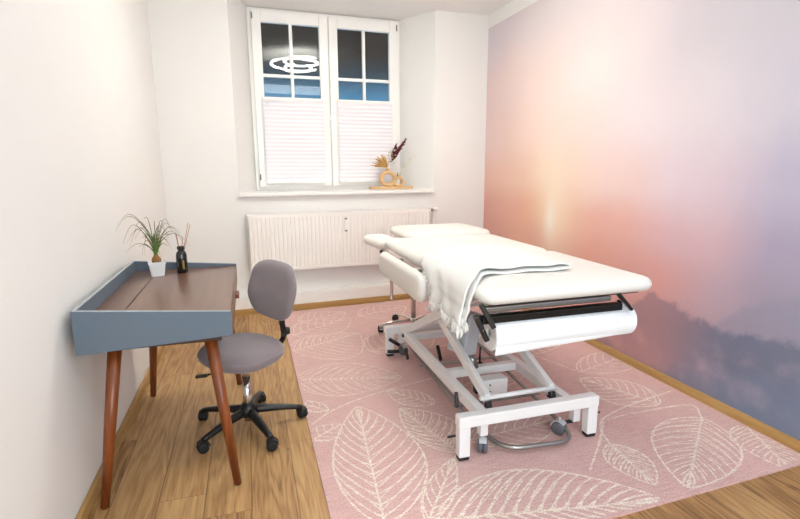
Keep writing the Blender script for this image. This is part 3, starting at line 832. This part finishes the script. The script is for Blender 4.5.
# seat
AX = Vector((.74, .67, 0)).normalized()          # from seat towards backrest
SX = Vector((AX.y, -AX.x, 0))
seat_c = Vector((ccx-.015, ccy+.035, 0))
def superpad(bm, center, ux, uy, uz, a, b, h, p=2.8, n=40, m=14, fn=None):
    """soft superelliptic pad; a,b half sizes, h half thickness"""
    vs = []
    for i in range(m+1):
        t = -PI/2+PI*i/m
        cr = abs(math.cos(t))**(.36); cz = math.copysign(abs(math.sin(t))**.95, t)
        row = []
        for k in range(n):
            u = 2*PI*k/n
            x = math.copysign(abs(math.cos(u))**(2/p), math.cos(u))*a*cr; y = math.copysign(abs(math.sin(u))**(2/p), math.sin(u))*b*cr; z = cz*h
            if fn: x, y, z = fn(x, y, z)
            row.append(bm.verts.new(Vector(center)+ux*x+uy*y+uz*z))
        vs.append(row)
    for i in range(m):
        for k in range(n):
            f = bm.faces.new((vs[i][k], vs[i][(k+1) % n], vs[i+1][(k+1) % n], vs[i+1][k])); f.smooth = True
    bmesh.ops.remove_doubles(bm, verts=bm.verts, dist=1e-5)
    return bm
UZ = Vector((0, 0, 1))
rn = random.Random(5)
def seatfn(x, y, z):
    r = math.hypot(x/.22, y/.21); return x, y, z + .012*math.sin(x*30+y*12)*.15 + (.008*(1-r) if z > 0 else .012*r)
bm = B(); superpad(bm, seat_c+UZ*.43, SX, AX, UZ, .222, .205, .066, 2.7, 48, 16, seatfn)
finish('seat', bm, M['chairfabric'], chair, True)
# back
bd = (UZ*math.cos(.14)+AX*math.sin(.14)).normalized(); bn = bd.cross(SX).normalized()
back_c = seat_c + AX*.27 + SX*.012 + UZ*.735
def backfn(x, y, z):
    k = 1-.10*(y/.18) if y > 0 else 1-.16*(-y/.18)**2
    return x*k, y, z - 1.1*x*x + .004*math.sin(y*40)
bm = B(); SR = (SX*math.cos(.12)-bd*math.sin(.12)); BR = (bd*math.cos(.12)+SX*math.sin(.12)); superpad(bm, back_c, SR, BR, bn, .180, .172, .040, 3.4, 52, 16, backfn)
bk = finish('backrest', bm, M['chairfabric'], chair, True)
# back support bar, curved
s0 = seat_c+UZ*.385+AX*.02
bm = B()
pts = smoothpath([s0, seat_c+UZ*.375+AX*.26, seat_c+UZ*.42+AX*.335, back_c-bd*.17+AX*.055, back_c+AX*.045], .06, 7)
for i in range(len(pts)-1): bar(bm, pts[i], pts[i+1], .034, .010, 0)
finish('back_support', bm, M['blackmetal'], chair, True)
bm = B(); kp = seat_c+UZ*.455+AX*.355
lathe(bm, [(.012, -.02), (.024, -.018), (.026, .0), (.02, .02)], (0, 0, 0), 16, 'X'); bmesh.ops.translate(bm, verts=bm.verts, vec=kp)
finish('adjusting_knob', bm, M['black'], chair, True)

# ------------------------------------------------------------------ treatment table
TX0, TX1, TY0, TY1 = .925, 1.835, 1.83, 3.52
TZ0, TZ1 = .855, .925
tb = thing('treatment_table', 'white height-adjustable massage table on a scissor-lift frame in mid room', 'massage table', (1.33, 2.75, .01))
G = .0112
bm = B(); cushion(bm, TX0, TY0, TZ0, TX1, TY1-.83, TZ1, .07, .045, .014)
finish('leg_cushion', bm, M['leather'], tb, True)
bm = B(); cushion(bm, TX0+.01, TY1-.828, TZ0, TX1-.005, TY1, TZ1, .07, .045, .014)
finish('back_cushion', bm, M['leather'], tb, True)
bm = B(); cushion(bm, 1.14, TY1+.02, TZ0+.018, 1.86, 4.12, TZ1+.018, .09, .04, .012)
finish('head_cushion', bm, M['leather'], tb, True)
# level arm pad beside head section
bm = B(); cushion(bm, -.10, -.21, -.038, .10, .21, .034, .07, .036, .008)
bmesh.ops.transform(bm, matrix=Matrix.Translation((.985, 3.74, .868)) @ Matrix.Rotation(.10, 4, 'Z'), verts=bm.verts)
finish('arm_pad', bm, M['leather'], tb, True)
bm = B(); box(bm, .93, 3.55, .80, .965, 3.60, .825, .004); box(bm, .935, 3.56, .77, .96, 3.585, .80, .003); finish('pad_bracket', bm, M['blackmetal'], tb, True)
# hanging arm pad on the long side
bm = B(); cushion(bm, -.44, -.080, -.035, .44, .080, .035, .07, .034, .008)
bmesh.ops.transform(bm, matrix=Matrix.Translation((.872, 2.85, .795)) @ Matrix.Rotation(math.radians(-90), 4, 'Y') @ Matrix.Rotation(math.radians(90), 4, 'Z'), verts=bm.verts)
o = finish('arm_pad', bm, M['leather'], tb, True); ptag(o, 'arm pad folded down along the side')
bm = B(); tube(bm, [(.915, 2.45, .846), (.915, 3.42, .846)], .009, 10); finish('side_rail', bm, M['chrome'], tb, True)
for y in (2.62, 2.98): 
    bm = B(); tube(bm, [(.915, y, .825), (.915, y, .868)], .014, 12); finish('rail_clamp', bm, M['steel'], tb, True)
bm = B(); tube(bm, [(1.0, 3.52, .80), (1.0, 3.52, .46)], .0125, 12); tube(bm, [(1.0, 3.52, .46), (1.0, 3.52, .452)], .014, 12); finish('hanging_bar', bm, M['chrome'], tb, True)
# top frame
bm = B()
for x in (1.06, 1.58): box(bm, x-.02, 1.98, .80, x+.02, 3.55, .845, .004)
for y in (2.3, 2.75, 3.3): box(bm, 1.06, y-.02, .805, 1.58, y+.02, .84, .004)
finish('top_frame', bm, M['metalwhite'], tb, True)
# upholstery board
bm = B(); box(bm, TX0+.06, TY0+.06, .843, TX1-.06, TY1-.05, .858); finish('base_board', bm, M['darkwood'], tb, True)
bm = B(); box(bm, .95, 1.865, .822, 1.60, 1.90, .846, .005); finish('crossbar', bm, M['steel'], tb, True)
# roll holder
bm = B()
box(bm, .935, 1.855, .775, 1.66, 1.90, .806, .003)
finish('roll_channel', bm, M['blackmetal'], tb, True)
bm = B(); bar(bm, (.925, 1.86, .866), (.98, 1.84, .762), .030, .022, .004); h1 = finish('hinge_arm', bm, M['blackmetal'], tb, True)
bm = B(); bar(bm, (1.63, 1.86, .858), (1.708, 1.85, .774), .024, .016, .004); finish('hinge_arm', bm, M['blackmetal'], tb, True)
bm = B(); bar(bm, (.91, 1.875, .812), (.96, 1.865, .698), .034, .024, .005); finish('roll_arm', bm, M['blackmetal'], tb, True)
bm = B(); bar(bm, (1.70, 1.93, .80), (1.755, 1.93, .70), .026, .012, .005); finish('roll_arm', bm, M['blackmetal'], tb, True)
for (x, z) in ((.972, .775), (.94, .75), (.952, .712)):
    bm = B(); lathe(bm, [(.006, -.003), (.006, .003)], (x, 1.846 if x > .96 else 1.855, z), 12, 'Y'); finish('bolt', bm, M['steel'], tb, True)
# base: crossbars, feet
bm = B(); box(bm, .915, 2.035, .187, 1.722, 2.095, .247, .008, 3); cb1 = finish('base_crossbar', bm, M['metalwhite'], tb, True)
bm = B(); box(bm, .94, 3.47, .187, 1.76, 3.53, .247, .008, 3); finish('base_crossbar', bm, M['metalwhite'], tb, True)
for (x, y) in ((.948, 2.065), (1.69, 2.065), (.975, 3.50), (1.725, 3.50)):
    bm = B(); box(bm, x-.03, y-.026, .03, x+.03, y+.026, .19, .006); lg = finish('foot', bm, M['metalwhite'], tb, True)
    bm = B(); box(bm, x-.027, y-.023, G+.001, x+.027, y+.023, .032, .005); finish('foot_cap', bm, M['rubber'], lg, True)
for (x, y, a, bx) in ((1.07, 2.075, -.45, 1.07), (1.545, 2.11, .5, 1.645), (1.08, 3.47, .3, 1.06), (1.6, 3.52, .2, 1.62)):
    bm = B(); box(bm, bx-.022, y+.0, .070 if bx > 1.64 else .105, bx+.022, y+.045, .20, .005); finish('caster_bracket', bm, M['metalwhite'], tb, True)
    bm = B(); box(bm, min(x, bx)-.012, y+.01, .098-(.036 if bx > 1.64 else 0), max(x, bx)+.012, y+.035, .108-(.036 if bx > 1.64 else 0), .003); finish('bracket_tip', bm, M['black'], tb, True)
    c_ = caster(tb, x, y+.015, .10, (M['castergrey'], M['greyplastic']), .036, a, .021, True)
    c_.location.z += G; 
# rails
bm = B(); box(bm, 1.045, 2.09, .178, 1.095, 3.475, .236, .005); finish('base_rail', bm, M['metalwhite'], tb, True)
bm = B(); box(bm, 1.545, 2.09, .178, 1.595, 3.475, .236, .005); finish('base_rail', bm, M['metalwhite'], tb, True)
# scissor arms
for x in (1.06, 1.60):
    bm = B(); bar(bm, (x+.03 if x < 1.3 else x-.03, 3.40, .235), (x+.03 if x < 1.3 else x-.03, 2.24, .80), .032, .058, .004); finish('lift_arm', bm, M['metalwhite'], tb, True)
for (xa, xb) in ((1.125, 1.125), (1.505, 1.505)):
    bm = B(); bar(bm, (xa, 2.16, .262), (xb, 2.94, .54), .032, .060, .004); la = finish('lift_arm', bm, M['metalwhite'], tb, True)
    bm = B(); bar(bm, (xa+.002, 2.145, .212), (xa+.002, 2.16, .248), .03, .034, .004); finish('roller', bm, M['black'], la, True)
bm = B(); tube(bm, [(1.09, 2.17, .262), (1.535, 2.17, .262)], .013, 14); finish('cross_tube', bm, M['metalwhite'], tb, True)
bm = B(); tube(bm, [(1.07, 2.93, .535), (1.55, 2.93, .535)], .013, 14); finish('cross_tube', bm, M['metalwhite'], tb, True)
bm = B(); box(bm, 1.095, 2.60, .185, 1.548, 2.65, .235, .004); finish('mid_crossbar', bm, M['metalwhite'], tb, True)
bm = B(); box(bm, 1.095, 3.30, .185, 1.548, 3.345, .235, .004); finish('mid_crossbar', bm, M['metalwhite'], tb, True)
# motor, actuator and control box
bm = B(); 
t = B(); box(t, -.06, -.075, -.13, .06, .075, .13, .018, 3)
bmesh.ops.transform(t, matrix=Matrix.Translation((1.22, 2.66, .45)) @ Matrix.Rotation(math.radians(22), 4, 'Z') @ Matrix.Rotation(math.radians(14), 4, 'Y'), verts=t.verts)
me = bpy.data.meshes.new('t'); t.to_mesh(me); t.free(); bm.from_mesh(me); bpy.data.meshes.remove(me)
finish('motor', bm, M['greyplastic'], tb, True)
bm = B(); tube(bm, [(1.235, 2.62, .33), (1.26, 2.60, .235)], .028, 18); finish('motor_rod', bm, M['steel'], tb, True)
bm = B(); tube(bm, [(1.17, 2.60, .56), (1.09, 2.42, .80)], .030, 18); finish('actuator', bm, M['steel'], tb, True)
bm = B(); box(bm, 1.215, 2.41, .145, 1.385, 2.49, .235, .006); cbx = finish('control_box', bm, M['metalwhite'], tb, True)
bm = B(); box(bm, 1.19, 2.43, .15, 1.218, 2.47, .225, .004); finish('plug', bm, M['black'], cbx, True)
for z in (.205, .165):
    bm = B(); lathe(bm, [(.005, -.002), (.005, .002)], (1.27, 2.409, z), 10, 'Y'); finish('screw', bm, M['black'], cbx, True)
bm = B(); tube(bm, [(1.42, 2.85, .26), (1.42, 2.85, .15)], .006, 8); tube(bm, [(1.42, 2.85, .152), (1.42, 2.85, .135)], .018, 12); finish('cable', bm, M['blackmetal'], tb, True)
# flat grey links between the rails and the U bar
for y in (2.42, 3.02):
    bm = B(); box(bm, 1.05, y-.014, .10, 1.60, y+.014, .108, .002); finish('link_plate', bm, M['steel'], tb, True)
# U-shaped treadle bar around the base
bm = B(); tube(bm, smoothpath([(1.125, 3.46, .085), (1.10, 2.35, .062), (1.155, 2.02, .047), (1.55, 1.985, .047), (1.58, 2.25, .062), (1.66, 3.46, .085)], .11, 8), .0125, 14)
finish('treadle_bar', bm, M['steel'], tb, True)
# black levers and pedals
for (a, b) in (((1.04, 2.37, .215), (1.03, 2.33, .14)), ((1.04, 3.30, .13), (1.045, 3.26, .06)), ((1.60, 2.35, .19), (1.60, 2.31, .13))):
    bm = B(); bar(bm, a, b, .018, .026, .005); finish('lever', bm, M['black'], tb, True)
for (a, b) in (((.955, 3.44, .165), (1.03, 3.42, .115)), ((.935, 3.42, .075), (1.02, 3.40, .075)), ((.88, 2.10, .12), (.925, 2.10, .12)), ((1.73, 2.09, .12), (1.77, 2.09, .12))):
    bm = B(); tube(bm, [a, b], .014 if a[1] > 3 else .006, 12); finish('pedal', bm, M['black'], tb, True)
bm = B(); lathe(bm, [(.014, -.006), (.014, .006)], (1.04, 3.36, .212), 14, 'X'); finish('bolt', bm, M['black'], tb, True)
for x in (1.06, 1.60):
    bm = B(); bar(bm, (x+.18, 3.1, .09), (x+.16, 3.12, .20), .022, .022, .003)
    if x < 1.3: finish('leg_brace', bm, M['blackmetal'], tb, True)
    else: bm.free()

# ------------------------------------------------------------------ paper roll
bm = B()
rz, ryy, rr = .708, 1.925, .078
prof = [(.022, 0), (rr-.004, 0), (rr, .004), (rr, .744), (rr-.008, .75), (.022, .75), (.022, .74), (.022, .01)]
seg = 40; rings = []
for (r, x) in prof:
    rings.append([bm.verts.new((x, r*math.cos(2*PI*k/seg), r*math.sin(2*PI*k/seg))) for k in range(seg)])
for i in range(len(rings)):
    A_, B_ = rings[i], rings[(i+1) % len(rings)]
    for k in range(seg):
        f = bm.faces.new((A_[k], A_[(k+1) % seg], B_[(k+1) % seg], B_[k])); f.smooth = i == 2
# loose end of the sheet hanging at the front
ys = [(-rr*math.cos(a), rr*math.sin(a)) for a in [(.4-1.0*k/6) for k in range(7)]]
ys = [(y-.0015, z) for y, z in ys] + [(-rr*.80, -rr*.95), (-rr*.74, -rr*1.12)]
e0 = [bm.verts.new((.003, y, z)) for y, z in ys]
ye = [(-(rr+.001)*math.cos(a), (rr+.001)*math.sin(a)) for a in [(.4-1.2*k/8) for k in range(9)]]
e1 = [bm.verts.new((.743, y, z)) for y, z in ye]
for k in range(len(ys)-1):
    if k <= 4: f = bm.faces.new((e0[k], e1[k], e1[k+1], e0[k+1])); f.smooth = True
    else:
        f = bm.faces.new((e0[k], e1[k], e1[k+1], e0[k+1]))
roll = finish('paper_roll', bm, M['paper'])
roll.location = (1.0, ryy, rz)
tag(roll, 'white paper couch roll held under the near end of the massage table', 'paper roll')

# ------------------------------------------------------------------ blanket
bm = B()
xs = TX0; zt = TZ1+.018
def bl_path(layer):
    o_ = .006 + .022*layer
    P = []
    zb = .775+.03*(1-layer)
    for k in range(7): P.append((xs-.012-o_-.004*math.sin(k), zb+(.87-zb)*k/7))
    for k in range(7):
        a = PI - (PI/2)*k/6; P.append((xs+.045+(.050+o_)*math.cos(a), .878+(.050+o_)*math.sin(a)))
    for k in range(1, 15): P.append((xs+.045+k*(.505)/14, zt+o_+.003*math.sin(k*.9)))
    return P
P1 = bl_path(1); P0 = bl_path(0)
xe, ze = P1[-1]
fold = []
for k in range(1, 6):
    a = PI/2 - PI*k/6; fold.append((xe+.013*math.cos(a)*1.6, (P1[-1][1]+P0[-1][1])/2+.011*math.sin(a)))
path = P1+fold+P0[::-1]
NJ = 30; n1 = len(P1); NT = len(path)
rows = []
rn = random.Random(11)
def yrange(i):
    j = i if i < n1 else (NT-1-i if i > n1+4 else n1-1)
    t = j/(n1-1)                                   # 0 hanging hem, 1 folded end
    ynear = 1.90 + (.04 if t < .35 else .04+.11*min(1, (t-.35)/.25)) - .0*t
    ynear += (.035*math.sin(t*PI) if t > .5 else 0)
    yfar = 2.375 + .305*min(1, max(0, (t-.15))/.35) + (.05*min(1, max(0, t-.5)/.3))
    if t > .93: yfar -= .03; ynear += .01
    if i >= n1: ynear -= .022; yfar -= .02
    return ynear, yfar
for i, (x, z) in enumerate(path):
    y0, y1 = yrange(i); row = []
    j = i if i < n1 else NT-1-i
    hang = max(0, 1-j/10)
    for q in range(NJ+1):
        v = q/NJ
        wv = .010*math.sin(v*17+.5)*hang + .0035*math.sin(v*9+x*14)+.0025*math.sin(v*23+x*31)
        sag = 0
        if hang > 0: sag = -.035*(1-v)**2*hang + .012*math.sin(v*14)*hang
        row.append(bm.verts.new((x - (wv if hang > 0 else 0)-.015*hang*(1-v), y0+(y1-y0)*v+.004*math.sin(x*40+i), z+(wv*.7 if hang == 0 else sag))))
    rows.append(row)
for i in range(len(rows)-1):
    for q in range(NJ):
        f = bm.faces.new((rows[i][q], rows[i][q+1], rows[i+1][q+1], rows[i+1][q])); f.smooth = True
hem = [v.co.copy() for v in rows[0]]+[v.co.copy() for v in rows[-1]]
bk_far = [rows[i][NJ].co.copy() for i in range(0, 8)]
blk = finish('throw_blanket', bm, M['blanket'])
blk.location = (0, 0, 0)
sm = blk.modifiers.new('thickness', 'SOLIDIFY'); sm.thickness = .012; sm.offset = 0
sb = blk.modifiers.new('soft', 'SUBSURF'); sb.levels = 1; sb.render_levels = 2
tag(blk, 'folded white fringed throw blanket draped over the massage table edge', 'blanket')
bm = B()
rn = random.Random(21)
for src, dirx in ((hem, 0), (bk_far, 1)):
    for c_ in src:
        for q in range(6):
            p = c_+Vector((rn.uniform(-.008, .004), rn.uniform(-.012, .012), .004))
            L_ = rn.uniform(.026, .046)*(1.25 if c_.y < 2.1 else 1)
            dv = Vector((rn.uniform(-.4, .1), rn.uniform(-.5, .5)+(.9 if dirx else 0), -1)).normalized()
            tube(bm, [p, p+dv*L_*.5+Vector((rn.uniform(-.004, .004), rn.uniform(-.004, .004), 0)), p+dv*L_], [.0045, .0062, .0040], 6)
fr = finish('fringe', bm, M['blanket'], blk); fr['kind'] = 'stuff'

# ------------------------------------------------------------------ round stool behind the table
stl = thing('rolling_stool', 'round stool with chrome five-star castor base behind the massage table', 'stool', (1.345, 4.03, .0))
sx_, sy_ = 1.345, 4.03
bm = B(); tube(bm, [(sx_, sy_, .10), (sx_, sy_, .47)], .022, 20); finish('column', bm, M['chrome'], stl, True)
bm = B(); lathe(bm, [(.02, .085), (.035, .09), (.035, .115), (.024, .125)], (sx_, sy_, 0), 24); finish('hub', bm, M['chrome'], stl, True)
for k in range(5):
    a = math.radians(178+72*k); R_ = .30
    ex, ey = sx_+R_*math.cos(a), sy_+R_*math.sin(a)
    bm = B(); tube(bm, [(sx_, sy_, .105), (sx_+.15*math.cos(a), sy_+.15*math.sin(a), .098), (sx_+.25*math.cos(a), sy_+.25*math.sin(a), .088), (ex, ey, .072)], [.014, .013, .011, .009], 12)
    finish('base_arm', bm, M['chrome'], stl, True)
    c_ = caster(stl, ex, ey, .075, (M['rubber'], M['chrome']), .031, a+.6*k, .018); c_.location.z += G
bm = B(); lathe(bm, [(.10, .47), (.165, .475), (.175, .49), (.175, .52), (.165, .54), (.12, .548)], (sx_, sy_, 0), 36); finish('seat', bm, M['leather'], stl, True)

# ------------------------------------------------------------------ dried flower decoration on the sill
dcx, dcy, dcz = 2.345, .27, ZS+.028
deco = thing('ring_vase', 'pale wooden double-ring vase on a board with dried flowers on the window sill', 'vase', BM @ Vector((dcx, dcy, dcz)), AW)
bm = B(); box(bm, -.215, -.045, 0, .215, .045, .028, .006); deco.scale = (1.17, 1.1, 1.0)
finish('board', bm, M['ringwood'], deco)
def torus_y(bm, cx, cz, R1, r1, w, n=40):
    rings = []
    for k in range(n):
        a = 2*PI*k/n
        rings.append([bm.verts.new((cx+(R1+dr)*math.cos(a), dy, cz+(R1+dr)*math.sin(a))) for dr, dy in ((-r1, -w*.7), (-r1*.6, -w), (r1*.6, -w), (r1, -w*.7), (r1, w*.7), (r1*.6, w), (-r1*.6, w), (-r1, w*.7))])
    for k in range(n):
        A_, B_ = rings[k], rings[(k+1) % n]
        for j in range(8): f = bm.faces.new((A_[j], A_[(j+1) % 8], B_[(j+1) % 8], B_[j])); f.smooth = True
bm = B(); torus_y(bm, -.03, .115, .070, .018, .022); tube(bm, [(-.03, 0, .195), (-.03, 0, .25)], .018, 16); finish('large_ring', bm, M['ringwood'], deco)
bm = B(); torus_y(bm, .078, .080, .045, .014, .022); tube(bm, [(.085, -.0, .12), (.085, 0, .16)], .012, 14); finish('small_ring', bm, M['ringwood'], deco)
rn = random.Random(8)
# dried grass tuft
bm = B()
for k in range(34):
    a = rn.uniform(-.75, .35); L_ = rn.uniform(.10, .17); dy = rn.uniform(-.3, .3)
    a = math.radians(95+75*(a+.75)/1.1); d_ = Vector((math.cos(a), dy, math.sin(a))).normalized()
    p = Vector((-.035, 0, .242))
    tube(bm, [p, p+d_*L_*.5, p+d_*L_+Vector((-.012, 0, -.012))], [.004, .009, .003], 5)
finish('dried_grass', bm, M['pampas'], deco)
bm = B()
def spike(bm, p0, p1, w, nrm=26):
    p0 = Vector(p0); p1 = Vector(p1); ax = (p1-p0)
    tube(bm, [p0, p0+ax*.25, p0+ax*.6, p1], [.004, w*.6, w*.5, .002], 8)
    for k in range(nrm*3):
        t = (k/(nrm*3)); base = p0+ax*t
        a = rn.uniform(0, 2*PI); ww = w*math.sin(PI*(.12+.84*t))
        o_ = Vector((math.cos(a), math.sin(a)*.6, .0))*ww
        tube(bm, [base, base+o_+ax.normalized()*.012], [.004, .0025], 5)
spike(bm, (.0, 0, .30), (.150, -.02, .56), .034)
spike(bm, (.01, 0, .34), (.065, .02, .50), .026)
finish('maroon_spike', bm, M['maroon'], deco)
bm = B()
for k in range(26):
    p = Vector((-.005+rn.uniform(-.03, .045), rn.uniform(-.02, .02), .31+rn.uniform(-.03, .13)))
    g = bmesh.ops.create_icosphere(bm, subdivisions=1, radius=rn.uniform(.006, .011), matrix=Matrix.Translation(p))
tube(bm, [(-.03, 0, .26), (.01, 0, .42)], .002, 5)
finish('cream_blossom', bm, M['cream'], deco)
bm = B()
for k in range(5):
    e_ = Vector((.12+.035*k*.9, rn.uniform(-.02, .02), .25+.025*k+rn.uniform(-.02, .03)))
    tube(bm, [(.085, 0, .15), (.10+.01*k, 0, .20), e_], .0012, 5)
    for q in range(4): bmesh.ops.create_icosphere(bm, subdivisions=1, radius=rn.uniform(.005, .008), matrix=Matrix.Translation(e_+Vector((rn.uniform(-.015, .015), rn.uniform(-.015, .015), rn.uniform(-.02, .02)))))
finish('dried_sprig', bm, M['cream'], deco)
